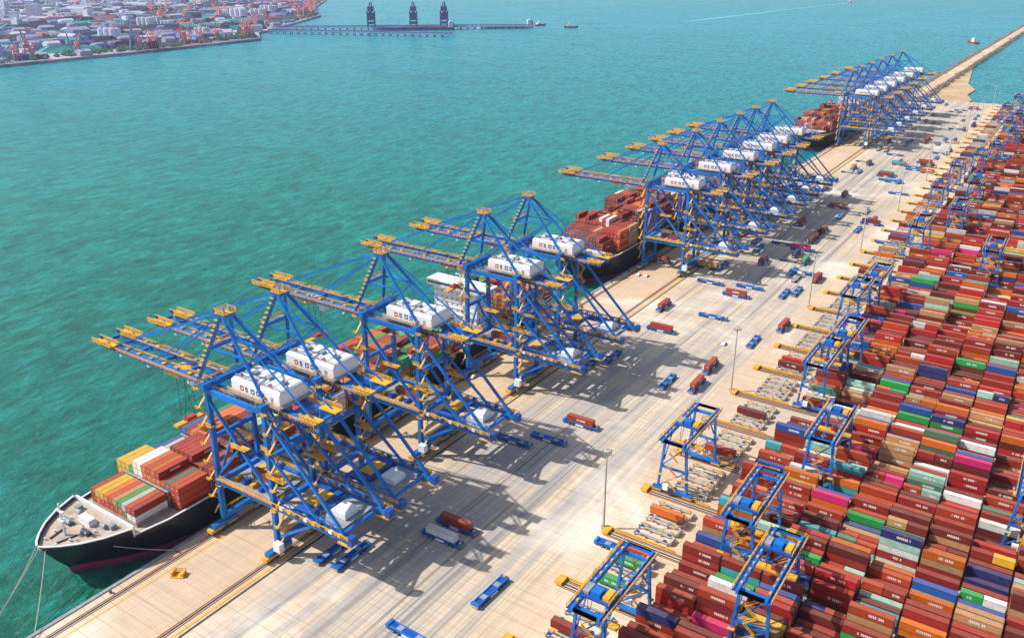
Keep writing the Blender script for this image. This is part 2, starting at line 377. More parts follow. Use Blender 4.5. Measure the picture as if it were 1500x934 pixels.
    b.add([(x0,-yw,z0),(x1,-yw,z0),(x1,yw,z0),(x0,yw,z0),(x0,-yw,z1-.8),(x1,-yw,z1-.8),(x1,yw,z1-.8),(x0,yw,z1-.8),(x0+.5,-yw+1.0,z1),(x1-.5,-yw+1.0,z1),(x1-.5,yw-1.0,z1),(x0+.5,yw-1.0,z1)],
       [(0,1,5,4),(1,2,6,5),(2,3,7,6),(3,0,4,7),(4,5,9,8),(5,6,10,9),(6,7,11,10),(7,4,8,11),(8,9,10,11)],'white')
    for s in (-1,1):
        for i,w in enumerate((1.7,1.1,1.7,1.4,1.1)):
            xx=x0+4+i*2.5; b.box(xx,xx+w,s*(yw+.02)-.03,s*(yw+.02)+.03,z0+.9,z0+2.6,'dblue' if i else 'red')
            b.box(xx+.5,xx+w-.3,s*(yw+.06)-.03,s*(yw+.06)+.03,z0+1.4,z0+2.0,'white')
        b.box(x1-4,x1-2.8,s*(yw+.02)-.04,s*(yw+.02)+.04,z0+.1,z0+2.3,'grey')
        b.rail((x0-1,s*(yw+1.1),z0),(x1+1,s*(yw+1.1),z0),Y)
    for i in range(3): b.box(x0+4+i*6.5,x0+6+i*6.5,-1,1,z1,z1+.9,'grey'); b.box(x0+2+i*6.5,x0+3+i*6.5,-4,-3,z1+.0,z1+.6,'red')
    for i in range(6): b.box(x0+1+i*4,x0+1.12+i*4,-yw+1.1,yw-1.1,z1,z1+.14,'grey')
    b.rail((x0+1,-yw+1.2,z1),(x1-1,-yw+1.2,z1),'grey',1,3,.14)
    b.box(tx-4,tx+4,-4.6,4.6,hz-1.9,hz-.75,Y); b.box(tx+4.5,tx+7.5,-1.6,1.2,hz-5,hz-2,'white'); b.box(tx+4.44,tx+4.5,-1.4,1.0,hz-4.4,hz-2.6,'glass')
    for a in (-1,1):
        for c in (-1,1): b.beam((tx+a*2.5,c*1,hz-1.9),(tx+a*1,c*2.5,hoist),.12,.12,'dark')
    b.box(tx-1.2,tx+1.2,-6.1,6.1,hoist-1.4,hoist-.6,Y); b.box(tx-1.2,tx+1.2,-2,2,hoist-.6,hoist+.4,'red')
    b.box(lt-3.5,lt+3.5,-7.5,7.5,20.3,21.4,'dblue'); b.box(lt-2.5,lt+2.5,-4,4,21.4,22.0,Y)
    b.add([(47,-3,20.3),(53,-3,20.3),(53,3,20.3),(47,3,20.3),(47,-3,22.2),(53,-3,22.2),(53,3,22.2),(47,3,22.2),(47.6,-2.5,22.8),(52.4,-2.5,22.8),(52.4,2.5,22.8),(47.6,2.5,22.8)],
       [(0,1,5,4),(1,2,6,5),(2,3,7,6),(3,0,4,7),(4,5,9,8),(5,6,10,9),(6,7,11,10),(7,4,8,11),(8,9,10,11)],'white')
    b.box(45,55,-7.6,7.6,20.0,20.14,'grey')
    b.box(3,24,-7.6,7.6,19.2,19.5,'grey'); b.box(8,20,-1.3,1.3,19.5,22.1,'rust'); b.box(6,21,3,6,19.5,20.4,Y)
    for i in range(5): b.box(5+i*4,6.4+i*4,-6.5,-3.5,19.5,20.9,'dblue' if i%2 else Y)
    b.cyl((G+1.8,10.6,9),(G+2.5,10.6,9),2.6,Y,16); b.cyl((G+1.7,10.6,9),(G+2.6,10.6,9),1.0,'dark',10)
    b.box(G+1,G+4,-12,-9.9,4,7,'white')
    for (sx,sy,x1_) in ((G,1,2.6),(G,-1,2.6),(0,-1,-2.6)):
        z=6;k=0
        while z<hz-1:
            y0=sy*8.6-1.8;y1=sy*8.6+1.8
            if k%2: y0,y1=y1,y0
            X=sx+x1_
            b.beam((X,y0,z),(X,y1,z+3.4),.6,.16,Y); b.beam((X+.4,y0,z+1),(X+.4,y1,z+4.4),.14,.14,Y)
            b.box(X-.7,X+.7,y1-.7,y1+.7,z+3.3,z+3.45,Y)
            if k%2: b.rail((X-.7,y1-.7,z+3.4),(X+.7,y1-.7,z+3.4),Y,1,1.4)
            z+=3.4;k+=1
    for i in range(12):
        t=i/12; z=hz+6+t*20; b.box(-3+t*6-.2,-3+t*6+1.2,-8*(1-t)-1.4*t-1.5,-8*(1-t)-1.4*t-.9,z,z+.25,Y)
    for i in range(17): b.beam((-50+i*4,5.9,hz-.2),(-48+i*4,5.9,hz-1.6),.15,.15,'dark'); b.beam((-48+i*4,5.9,hz-1.6),(-46+i*4,5.9,hz-.2),.15,.15,'dark')
    for x in (-52,-36,-14,6,22): 
        for s in (-1,1): b.box(x-.5,x+.5,s*4.9-.3,s*4.9+.3,hz-1.6,hz-1.0,'white')
    return b.mesh('container_crane')
sms=[sts(-24,39,32),sts(-14,33,40),sts(-36,50-12,34),sts(12,41,30)]
CY=[159,182,233,301,338, 491,545,590,630,665,705, 975,1015,1060,1110,1165,1230]
for i,y in enumerate(CY): place(sms[(i*3+i//4)%4],'container_crane',(-219,y,0))
# ---------------------------------------------------------------- yard crane (RMG)
def rmg(ty=9):
    b=MB();B='blue';Y='yellow';Wd=28
    for y in (0,Wd):
        s=-1 if y==0 else 1
        b.box(-7.5,7.5,y-.6,y+.6,1.5,2.6,B)
        for x in (-6,6):
            b.box(x-1.8,x+1.8,y-.5,y+.5,.7,1.5,Y)
            for w in (-1,1): b.cyl((x+w,y-.25,.5),(x+w,y+.25,.5),.4,'dark',8)
        for x in (-1,1):
            b.beam((x*5.6,y,2.6),(x*4.0,y,21.5),.95,.8,B)
            b.box(x*5-1,x*5+1,y+s*.8-.5,y+s*.8+.5,8,8.3,Y)
            b.beam((x*4.0,y,14),(x*4.0,y-s*6,22.4),.4,.4,B)
        b.box(-4.6,4.6,y-.4,y+.4,10.8,11.5,B); b.beam((-4.6,y,11.5),(4.0,y,21.5),.4,.4,B); b.beam((-5.2,y,2.8),(4.6,y,11),.4,.4,B)
        b.box(-5,5,y-.5,y+.5,21.3,22.3,B)
        z=3;k=0
        while z<21:
            x0,x1=(-1.8,1.8) if k%2 else (1.8,-1.8)
            b.beam((x0,y+s*1.2,z),(x1,y+s*1.2,z+3),.6,.15,Y); b.beam((x0,y+s*1.5,z+1),(x1,y+s*1.5,z+4),.14,.14,Y); z+=3;k+=1
        b.box(-3,-1,y+s*.7,y+s*2.2,2.8,4.8,'white')
    for x in (-1,1):
        b.box(x*4.0-.42,x*4.0+.42,-3,Wd+3,22.3,23.7,B)
        b.box(x*5.0-.5,x*5.0+.5,-3,Wd+3,23.0,23.2,'dblue')
        b.rail((x*5.5,-3,23.2),(x*5.5,Wd+3,23.2),Y,1.2,2.5,.18)
        for yy in (-2.6,Wd+2.6): b.box(-3.5,3.5,yy-.4,yy+.4,22.6,23.5,B)
        for k in range(9): b.box(x*4-.3,x*4+.3,k*3.3,k*3.3+1,23.72,24.1,'grey' if k%2 else Y)
    t=ty
    b.box(-4.5,4.5,t,t+6,24.12,24.7,'dblue'); b.box(-1.5,1.2,t+1,t+4,24.7,26.2,'blue'); b.rail((-4.5,t,24.7),(-4.5,t+6,24.7),Y); b.rail((4.5,t,24.7),(4.5,t+6,24.7),Y); b.box(2,3.8,t+1,t+5,24.7,25.7,Y); b.box(-4,-2.2,t+1,t+5,24.7,25.5,'grey')
    for a in (-2.5,2.5):
        for c in (1.5,5.5): b.beam((a,t+c,24),(a*1.2,t+2.3+c*.2,16),.12,.12,'dark')
    b.box(-6,6,t+2.3,t+4.7,15,15.8,Y); b.box(-1.5,1.5,t+2.6,t+4.4,15.8,16.8,'red')
    return b.mesh('yard_gantry_crane')
rms=[rmg(9),rmg(2),rmg(18)]
Y0=190;PB=31
for i,(X,k) in enumerate(((-98,2),(-63,1),(-74,5),(-82,8),(-78,9),(-55,3),(-77,13),(-62,15),(-74,22),(-60,27),(-82,-1),(-48,0),(12,3),(-30,12),(-62,18),(-84,17),(-66,24),(-66,31),(-84,33),(-84,20),(-70,29),(-80,36),(-72,6))):
    place(rms[i%3],'yard_gantry_crane',(X,Y0+k*PB+1.6,0))
# ---------------------------------------------------------------- yard blocks
b=MB()
for k in range(-3,39):
    y=Y0+k*PB
    for yy in (y+1.6,y+29.6):
        b.box(-108,75,yy-.15,yy+.15,.004,.2,'dark'); b.box(-108,75,yy-.8,yy-.45,.004,.1,'rust')
    b.box(-109,-106.5,y-1.8,y+2.4,.004,1.1,'yellow') ; b.box(-109,75,y-.5,y-.1,.004,.3,'dark'); b.box(-108,-84,y+2.2,y+2.5,.004,.9,'yellow')
b.obj('yard_crane_rail')
nx=12
for k in range(-3,39):
    items=[]; y=Y0+k*PB
    prof=rng.rand(nx+1)
    for i in range(nx):
        cx=-72+i*12.75; dens=1.9+1.6*prof[i]
        if rng.rand()<.07: dens=.5
        for j in range(9):
            cy=y+4.2+j*2.85
            h=int(round(dens+rng.normal()*.9)); h=max(0,min(5,h))
            if i==0: h=max(0,h-rng.randint(0,3))
            bias=rc()
            two=rng.rand()<.12
            for z in range(h):
                c=bias if rng.rand()<.35 else rc()
                jx_=rng.normal()*.06
                if two:
                    items.append((cx-3.1,cy,.1+z*CH,'x',6.05,c)); items.append((cx+3.1,cy,.1+z*CH,'x',6.05,rc()))
                else: items.append((cx+jx_,cy,.1+z*CH,'x',12.19,c))
    for j in range(4):
        if rng.rand()<.3: items.append((-93,y+6+j*5.6,1.97,'x',12.19,rc()))
    if items: place(containers_mesh(items,'container_stack'),'container_stack')
def rack():
    b=MB()
    for j in range(4):
        y=6+j*5.6
        for s in (-1,1):
            b.box(-6.5,6.5,y+s*1.9-.2,y+s*1.9+.2,1.3,1.7,'pole')
            for x in (-6,-2,2,6): b.box(x-.25,x+.25,y+s*1.9-.25,y+s*1.9+.25,0,1.3,'grey')
            for x in (-5,5): b.box(x-.6,x+.6,y+s*1.9-.5,y+s*1.9+.5,1.7,1.95,'yellow' if j%2 else 'dblue')
        b.box(6.6,7.2,y-1.6,y+1.6,0,1.8,'pole')
    return b.mesh('transfer_rack')
rk=rack()
for k in range(-1,39): place(rk,'transfer_rack',(-93,Y0+k*PB,0))
def mast():
    b=MB(); b.cyl((0,0,0),(0,0,1),.9,'grey',10); b.cyl((0,0,1),(0,0,32),.45,'pole',10,.22)
    b.cyl((0,0,31),(0,0,31.4),1.3,'pole',12)
    for i in range(8):
        a=i*math.pi/4; b.box(1.4*math.cos(a)-.3,1.4*math.cos(a)+.3,1.4*math.sin(a)-.3,1.4*math.sin(a)+.3,30.7,31.3,'grey')
    return b.mesh('light_mast')
lm=mast()
for i in range(-1,10): place(lm,'light_mast',(-109.5,222+i*124,0))
# ---------------------------------------------------------------- vehicles
def agv():
    b=MB(); b.box(-7.2,7.2,-1.45,1.45,.75,1.35,'dblue')
    for s in (-1,1):
        b.box(s*7.6-.5,s*7.6+.5,-1.5,1.5,.5,1.75,'blue'); b.box(s*8.15-.08,s*8.15+.08,-1.2,1.2,.5,.9,'yellow')
        b.box(-6.6,6.6,s*1.2-.2,s*1.2+.2,1.35,1.65,'blue')
        for x in (-5,-3.3,3.3,5): b.cyl((x,s*1.05,.62),(x,s*1.6,.62),.62,'rubber',12); b.cyl((x,s*1.6,.62),(x,s*1.64,.62),.3,'grey',8)
        b.box(-1.8,1.8,s*1.5-.1,s*1.5+.1,.5,1.2,'white')
    b.box(-4.5,-2.5,-1,1,1.35,1.5,'grey'); b.box(2.5,4.5,-1,1,1.35,1.5,'grey'); b.box(7.2,7.9,-.4,.4,1.75,2.1,'yellow')
    return b.mesh('automated_guided_vehicle')
ag=agv()
def car(c):
    b=MB(); w=.9
    pr=[(-2.2,.35),(-2.25,.75),(-1.9,.95),(-1.5,1.0),(-1.0,1.42),(.5,1.45),(1.2,1.0),(2.1,.85),(2.25,.6),(2.2,.35)]
    vs=[(x,-w if z<1.1 else -w*.82,z) for x,z in pr]+[(x,w if z<1.1 else w*.82,z) for x,z in pr];n=len(pr)
    fs=[(i,(i+1)%n,(i+1)%n+n,i+n) for i in range(n)]+[tuple(reversed(range(n))),tuple(range(n,2*n))]
    b.add(vs,fs,c)
    for x in (-1.4,1.4):
        for s in (-1,1): b.cyl((x,s*.7,.33),(x,s*.95,.33),.33,'rubber',10)
    b.add([(.56,-.72,1.46),(1.22,-.82,1.04),(1.22,.82,1.04),(.56,.72,1.46)],[(0,1,2,3)],'glass'); 
    b.box(-.9,.5,-.84,.84,1.1,1.36,'glass'); return b.mesh('parked_car')
def truck(c):
    b=MB(); b.box(5.6,7.8,-1.25,1.25,.9,3.2,c); b.box(7.8,7.86,-1.1,1.1,1.9,2.9,'glass'); b.box(-7,5.4,-.5,.5,1.0,1.35,c); b.box(-7,5.2,-1.25,1.25,1.36,1.5,'grey')
    b.box(5.8,7.6,-1.28,1.28,2.0,2.8,'glass'); b.box(4.6,5.3,-1.0,1.0,1.5,2.4,'dark')
    for x in (-6,-4.7,-3.4,3.6,6.7):
        for s in (-1,1): b.cyl((x,s*.75,.52),(x,s*1.26,.52),.52,'rubber',10)
    return b.mesh('terminal_truck')
CC=[(0,0,0),(.42,.05,.025),(.75,.76,.74),(.05,.36,.12),(.7,.42,.05)]
V=[(-178,161,1,0),(-171,162,1,0),(-152,186,0,2),(-152,194,0,1),(-123,173,1,0),(-100,214,0,0),(-167,253,0,0),(-156,262,0,0),(-151,280,0,1),(-171,347,1,0),
(-137,337,1,0),(-124,341,1,1),(-126,363,1,1),(-149,425,0,0),(-150,464,0,1),(-148,482,0,0),(-171,477,0,0),(-135,524,1,0),(-134,549,1,3),(-127,482,1,0),(-122,490,1,0),
(-152,701,0,1),(-123,644,1,0),(-122,673,1,0),(-97,621,0,0),(-132,818,0,0),(-123,920,0,1),(-127,1067,1,0),(-138,823,0,0),(-120,775,0,0),(-213,497,0,1),(-183,503,0,4),(-132,145,0,0),
(-169,560,1,0),(-147,1285,0,0),(-156,945,0,0),(-126,882,0,0),(-127,1144,0,0),(-165,392,0,1),(-176,330,1,0),(-178,424,1,1),(-119,404,1,0),(-158,580,0,0),(-112,432,1,1),(-163,640,1,1)]
for x,y,o,k in V:
    v=place(ag,'automated_guided_vehicle',(x,y,0),(math.pi/2 if o else 0)+random.uniform(-.03,.03))
    if k: place(containers_mesh([(0,0,1.7,'x',12.19,CC[k])],'loaded_container'),'loaded_container',parent=v)
tks=[truck('yellow'),truck('white'),truck('dblue'),truck('red')]
rv=random.Random(11)
for i in range(60):
    y=rv.uniform(500,1370); x=rv.choice((-176,-168,-157,-143,-129,-118,-113)); ax=rv.random()<.6
    if rv.random()<.4:
        v=place(rv.choice(tks),'terminal_truck',(x,y,0),math.pi/2 if ax else 0)
    else: v=place(ag,'automated_guided_vehicle',(x,y,0),math.pi/2 if ax else 0)
    if rv.random()<.45: place(containers_mesh([(-.9,0,1.7,'x',12.19,rc())],'loaded_container'),'loaded_container',parent=v)
cw=car('white'); cr_=car('red')
for i,(x,y) in enumerate(((-216,292),(-214,466),(-209,467),(-131,394),(-185,270),(-184,392))):
    place(cr_ if i==5 else cw,'parked_car',(x,y,0),1.6)
# ---------------------------------------------------------------- ships
def ship(name,xc,yb,L,B,bays,skip,hull,weights,tmax,dz=10.0,fc=4.0):
    e=bpy.data.objects.new(name,None); col.objects.link(e); e.location=(xc,yb,0)
    b=MB(); hb=B/2
    st=[(0,.02,9,.02),(1.2,.14,10,.03),(4,.32,12.5,.10),(8,.52,16,.25),(14,.72,21,.48),(22,.88,29,.75),(22.3,.885,29.3,.755),(34,.99,42,.97),(50,1,54,1),(L*.8,1,L*.8,1),(L-10,.97,L-16,.8),(L,.9,L-5,.45)]
    rings=[]
    for i,(yd,fd,yw,fw) in enumerate(st):
        d=dz+(fc if yd<=22 else 0)
        f=lambda t:(fw+(fd-fw)*t)*hb; g=lambda t:yw+(yd-yw)*t
        top=d+1.3
        r=[(f(0)*.6,g(0),-11),(f(0),g(0),-6),(f(.1),g(.1),-3.0),(f(.14),g(.14),-1.2),(f(.5),g(.5),3.4),(f(.9),g(.9),d-1),(f(1),g(1),top)]
        rings.append((r,d))
    mats=['rust','rust','magenta',hull,hull,hull]
    for i in range(len(rings)-1):
        A,da=rings[i];C,dc=rings[i+1]
        for j in range(6):
            for s in (-1,1):
                q=[(s*A[j][0],A[j][1],A[j][2]),(s*C[j][0],C[j][1],C[j][2]),(s*C[j+1][0],C[j+1][1],C[j+1][2]),(s*A[j+1][0],A[j+1][1],A[j+1][2])]
                b.add(q,[(0,1,2,3) if s>0 else (3,2,1,0)],mats[j])
        for s in (-1,1):
            b.beam((s*A[6][0],A[6][1],A[6][2]),(s*C[6][0],C[6][1],C[6][2]),.6,.35,'white')
        b.add([(-A[5][0],A[6][1],da),(A[5][0],A[6][1],da),(C[5][0],C[6][1],dc),(-C[5][0],C[6][1],dc)],[(0,1,2,3)],'deck')
    A=rings[-1][0]; b.add([(-p[0],p[1],p[2]) for p in A]+[(p[0],p[1],p[2]) for p in reversed(A)],[tuple(range(14))],hull)
    b.obj('hull',parent=e)
    b=MB(); z=dz+fc
    b.box(-hb*.86,hb*.86,22.4,23,dz,z+1.5,'white')
    for s in (-1,1):
        b.cyl((s*5-1.5,13,z+1),(s*5+1.5,13,z+1),.9,'grey',10); b.box(s*5-2,s*5+2,12.2,14,z,z+.6,'dark'); b.cyl((s*7-1.2,18,z+1),(s*7+1.2,18,z+1),.8,'grey',10)
        b.beam((s*3.5,11,z+.3),(s*2,5,z+.3),.4,.4,'dark')
        for yy in (4,8,15,19): b.cyl((s*(yy*.35+1.5),yy,z),(s*(yy*.35+1.5),yy,z+.9),.35,'white',8)
        b.box(s*9.5-1,s*9.5+1,18.5,20.5,z,z+1.6,'grey')
    b.cyl((0,9,z),(0,9,z+12),.5,'white',8,.3); b.box(-2,2,8.6,9.4,z+9,z+9.5,'white'); b.box(-1.3,1.3,8.3,9.7,z+5.5,z+6,'white'); b.beam((0,9,z+8),(0,15,z),.3,.3,'white')
    b.box(-3,3,15.5,18,z,z+2.4,'white')
    b.obj('foredeck_gear',parent=e)
    b=MB(); sy0,sy1=skip; zz=dz
    hs=[(hb*.92,0),(hb*.8,1),(hb*.7,1),(hb*.7,1.5),(hb*.7,1.5),(hb*.7,1.5),(hb*.7,1.5),(hb*.98,2)]
    for i,(w,ins) in enumerate(hs):
        b.box(-w,w,sy0+ins,sy1-ins*.5,zz,zz+2.9,'white')
        if i==7: b.box(-w+.8,w-.8,sy0+ins-.05,sy0+ins-.0,zz+1.2,zz+2.1,'glass')
        else:
            for q in range(int((w*2-2)/3.2)): b.box(-w+1.4+q*3.2,-w+2.1+q*3.2,sy0+ins-.05,sy0+ins,zz+1.3,zz+1.95,'glass')
        for s in (-1,1):
            for q in range(3): b.box(s*w-.04,s*w+.04,sy0+ins+2+q*3,sy0+ins+3+q*3,zz+1.2,zz+2,'glass')
        b.box(-w-.3,w+.3,sy0+ins-.4,sy1,zz+2.9,zz+3.05,'white'); zz+=3.05
    b.cyl((0,(sy0+sy1)/2,zz),(0,(sy0+sy1)/2,zz+7),.4,'white',8,.2); b.box(-3,3,(sy0+sy1)/2-.3,(sy0+sy1)/2+.3,zz+4,zz+4.4,'white')
    b.box(-4,4,sy1+1,sy1+7,dz,zz-3,'white'); b.box(-3,3,sy1+2,sy1+6,zz-3,zz,'dark')
    for s in (-1,1):
        b.box(s*hb*.8-1.3,s*hb*.8+1.3,sy1+.2,sy1+7,dz+5,dz+7.4,'orange')
    b.obj('superstructure',parent=e)
    b=MB(); items=[]; nr=int((B-1.6)/2.5)
    y=26.0; bi=0
    while y+12.2<L-4:
        if not(y+12.5>sy0-1 and y<sy1+8):
            fr=min(1,.72+ (y-22)/60) if y<40 else 1
            n=int(nr*fr); n-=(n%2!=nr%2)
            b.box(-n*1.25,n*1.25,y,y+12.2,dz,dz+1.4,'rust' if bi%2 else 'deck')
            hgt=bays[bi] if bi<len(bays) else random.randint(3,tmax)
            yl='yellow' if bi in (3,6) else 'grey'
            for q in range(n+1):
                b.box(-n*1.25+q*2.5-.15,-n*1.25+q*2.5+.15,y+12.7,y+13.0,dz,dz+6.8,yl)
            for lv in (3.2,6.6): b.box(-n*1.25,n*1.25,y+12.5,y+13.3,dz+lv,dz+lv+.2,yl)
            if bi in (3,6): b.rail((-n*1.25,y+12.5,dz+6.8),(n*1.25,y+12.5,dz+6.8),'yellow',1.3,2.5,.25)
            run=0; cst=rc(weights); hh=hgt
            for r in range(n):
                if run<=0: run=random.randint(1,4); cst=rc(weights); hh=max(0,hgt-(random.random()<.4)-(random.random()<.2))
                run-=1; h=hh
                for z in range(h):
                    c=cst if random.random()<.65 else rc(weights)
                    items.append((-n*1.25+1.25+r*2.5,y+6.1,dz+1.45+z*CH,'y',12.19,c))
            bi+=1
        y+=13.6
    b.obj('hatch_covers',parent=e)
    place(containers_mesh(items,'deck_containers'),'deck_containers',parent=e)
    return e
wr=[10,4,22,30,12,4,1,2,4,2,5,14,9,1,4,6]
s1=ship('container_ship',-246,101,287,38,[2,4,4,3,4,4,5,4,5,5,5,4,5,5,4,4],(216,228),'black',wr,5,8,2.5)
wr2=[30,24,26,12,8,2,1,.5,.5,3,2,.3,.5,0,0,2]
s2=ship('container_ship',-249,428,300,44,[4,5,6,6,6,7,7,7,6,6],(190,203),'black',wr2,7,11)
s3=ship('container_ship',-248,930,280,42,[4,5,5,6],(200,212),'black',wr2,6,11)
def rope(name,p,q,sag):
    b=MB(); p=Vector(p);q=Vector(q);N=14;pts=[]
    for i in range(N+1):
        t=i/N;c=p.lerp(q,t);c.z-=sag*4*t*(1-t);pts.append(c)
    for i in range(N): b.cyl(pts[i],pts[i+1],.15,'rope',5)
    b.obj(name)
rope('mooring_line',(-247,102.5,11),(QX+2.4,60,.9),1.5); rope('mooring_line',(-245,103,11),(QX+2.4,84,.9),1); rope('mooring_line',(-248,102,11),(QX+2.4,60,1.0),2.6)
rope('mooring_line',(-240,110,11),(QX+2.4,132,.9),1)
b=MB(); b.box(-2.2,2.2,-1.5,1.5,0,.4,'yellow'); b.box(-2,-1.4,-1.2,1.2,.4,1.8,'yellow'); b.box(1.2,2,-1.2,1.2,.4,1.5,'yellow'); b.rail((-2,1.2,.4),(2,1.2,.4),'yellow',1.6,1,.2)
b.obj('gangway_cradle',(-211,125,0),.5)
# ---------------------------------------------------------------- breakwater and sand
b=MB(); b.box(-230,-210,1400,6000,-8,1.5,'apron'); b.box(-230.6,-229.4,1400,6000,1.5,2.6,'rock'); b.obj('breakwater_road')
bb=MB()
for i in range(1800):
    y=1400+rng.rand()**1.4*3500; s=-1 if rng.rand()<.5 else 1; x=(-233 if s<0 else -207)+rng.normal()*2.6; r=1.5+rng.rand()*2.5
    z=-3.5+rng.rand()*4
    bb.beam((x-r,y,z),(x+r*.6,y+r*.5,z+r*.6),r,r,'rock')
bb.obj('rock_armour')
def poly(name,pts,z0,z1,mat):
    b=MB(); n=len(pts); vs=[(x,y,z1) for x,y in pts]+[(x+ (0),y,z0) for x,y in pts]
    fs=[tuple(range(n))]+[((i+1)%n,i,i+n,(i+1)%n+n) for i in range(n)]
    b.add(vs,fs,mat); return b.obj(name)
M['sand']=paint('wet_sand',(.55,.38,.22),.9,.25,.02)
poly('sand_ground',[(-208,1400),(-150,1400),(-146,1440),(-160,1500),(-158,1570),(-178,1650),(-192,1800),(-208,1950)],-8,-2.5,'sand')
# ---------------------------------------------------------------- far harbour
def port_mat():
    t=NT('hazed_port_ground'); p=t.pos(); v=t.n('ShaderNodeTexVoronoi'); t.l(t.mapv(p,(1,.5,1),(0,0,.4)),v.inputs['Vector']); v.inputs['Scale'].default_value=.011
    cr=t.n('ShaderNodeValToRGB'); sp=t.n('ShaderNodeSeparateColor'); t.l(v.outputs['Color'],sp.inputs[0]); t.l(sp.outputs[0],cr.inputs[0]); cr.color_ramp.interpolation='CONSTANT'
    e=cr.color_ramp.elements; e[0].color=(.26,.24,.36,1); e[1].position=.8; e[1].color=(.48,.40,.46,1)  # patch colours carry a lavender tint in place of distance haze
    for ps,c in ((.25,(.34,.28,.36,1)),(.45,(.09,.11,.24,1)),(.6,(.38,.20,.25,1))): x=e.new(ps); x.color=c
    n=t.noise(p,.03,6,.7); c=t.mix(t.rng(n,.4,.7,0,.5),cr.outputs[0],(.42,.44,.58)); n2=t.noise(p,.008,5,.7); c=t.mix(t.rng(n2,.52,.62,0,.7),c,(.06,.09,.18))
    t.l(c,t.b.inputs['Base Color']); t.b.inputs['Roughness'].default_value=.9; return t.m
M['port']=port_mat()
poly('far_ground',[(-1781,860),(-1810,1200),(-1870,1610),(-2050,1760),(-2140,1900),(-2564,2516),(-3000,2900),(-3832,3826),(-5500,5200),(-14000,9200),(-14000,-1500),(-1900,-1500),(-1790,500)],-8,2,'port')
def shed(w,l,h,c):
    b=MB(); b.box(-w/2,w/2,-l/2,l/2,0,h,c)
    b.add([(-w/2,-l/2,h),(w/2,-l/2,h),(0,-l/2,h*1.35),(-w/2,l/2,h),(w/2,l/2,h),(0,l/2,h*1.35)],[(0,1,2),(5,4,3),(1,4,5,2),(3,0,2,5)],'haze_g')
    for i in range(int(l/8)): b.box(-w/2-.1,w/2+.1,-l/2+3+i*8,-l/2+6+i*8,h*.55,h*.75,'haze_b')
    return b.mesh('warehouse')
sheds=[shed(40,90,14,'haze_g'),shed(30,60,20,'haze_b'),shed(55,120,16,'haze_w')]
def tower(h):
    b=MB(); b.box(-12,12,-10,10,0,h,'haze_w')
    for i in range(int(h/4)):
        b.box(-12.1,12.1,-9,9,i*4+1.5,i*4+3,'haze_b')
    b.box(-4,4,-4,4,h,h+4,'haze_w'); return b.mesh('office_tower')
towers=[tower(30),tower(50),tower(80)]
def silo():
    b=MB()
    for i in range(3):
        for j in range(2): b.cyl((i*16,j*16,0),(i*16,j*16,24),7.5,'haze_w',14); b.cyl((i*16,j*16,24),(i*16,j*16,27),7.5,'haze_g',14,1)
    return b.mesh('storage_silo')
si=silo()
def jib(c):
    b=MB()
    for x in (-7,7):
        for y in (-7,7): b.beam((x,y,0),(x*.5,y*.5,20),1.6,1.6,c)
    b.box(-5,5,-5,5,20,27,c); b.beam((0,0,27),(-3,0,42),2.2,2.2,c); b.beam((4,0,25),(34,0,55),1.8,1.8,c); b.beam((-3,0,42),(34,0,55),.9,.9,c); b.beam((-3,0,42),(-9,0,28),1,1,c); b.box(-12,-6,-3,3,26,31,c)
    return b.mesh('harbour_crane')
jc=jib('pink'); jp=jib('haze_b')
P=[(-1500,-1900),(500,-1790),(860,-1781),(1200,-1810),(1610,-1870),(1760,-2050),(1900,-2140),(2516,-2564),(2900,-3000),(3826,-3832),(5200,-5500)]
def shore_x(y): 
    for (a,xa),(c,xc) in zip(P,P[1:]):
        if a<=y<=c: return xa+(xc-xa)*(y-a)/(c-a)
    return -9000
r2=random.Random(3)
for i in range(90):
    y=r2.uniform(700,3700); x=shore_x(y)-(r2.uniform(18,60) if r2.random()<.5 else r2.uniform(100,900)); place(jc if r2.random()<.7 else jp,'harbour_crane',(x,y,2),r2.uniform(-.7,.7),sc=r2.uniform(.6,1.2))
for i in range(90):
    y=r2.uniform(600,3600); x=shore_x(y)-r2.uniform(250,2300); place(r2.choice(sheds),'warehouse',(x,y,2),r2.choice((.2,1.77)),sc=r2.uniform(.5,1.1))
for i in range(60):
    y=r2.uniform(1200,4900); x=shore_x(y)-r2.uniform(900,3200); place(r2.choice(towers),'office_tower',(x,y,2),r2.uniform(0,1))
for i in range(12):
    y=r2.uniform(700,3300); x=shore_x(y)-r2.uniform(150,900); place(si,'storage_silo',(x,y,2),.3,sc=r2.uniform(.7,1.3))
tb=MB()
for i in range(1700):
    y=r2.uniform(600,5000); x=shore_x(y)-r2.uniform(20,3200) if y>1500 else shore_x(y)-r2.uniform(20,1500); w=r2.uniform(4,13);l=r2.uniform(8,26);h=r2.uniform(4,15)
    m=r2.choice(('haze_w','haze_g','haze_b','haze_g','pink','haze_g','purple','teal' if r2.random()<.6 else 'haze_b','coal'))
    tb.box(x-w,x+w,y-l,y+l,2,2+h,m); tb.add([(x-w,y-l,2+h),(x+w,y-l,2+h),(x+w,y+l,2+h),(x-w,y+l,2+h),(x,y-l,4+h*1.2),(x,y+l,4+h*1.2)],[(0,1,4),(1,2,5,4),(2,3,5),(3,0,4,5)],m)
tb.obj('distant_port_buildings')
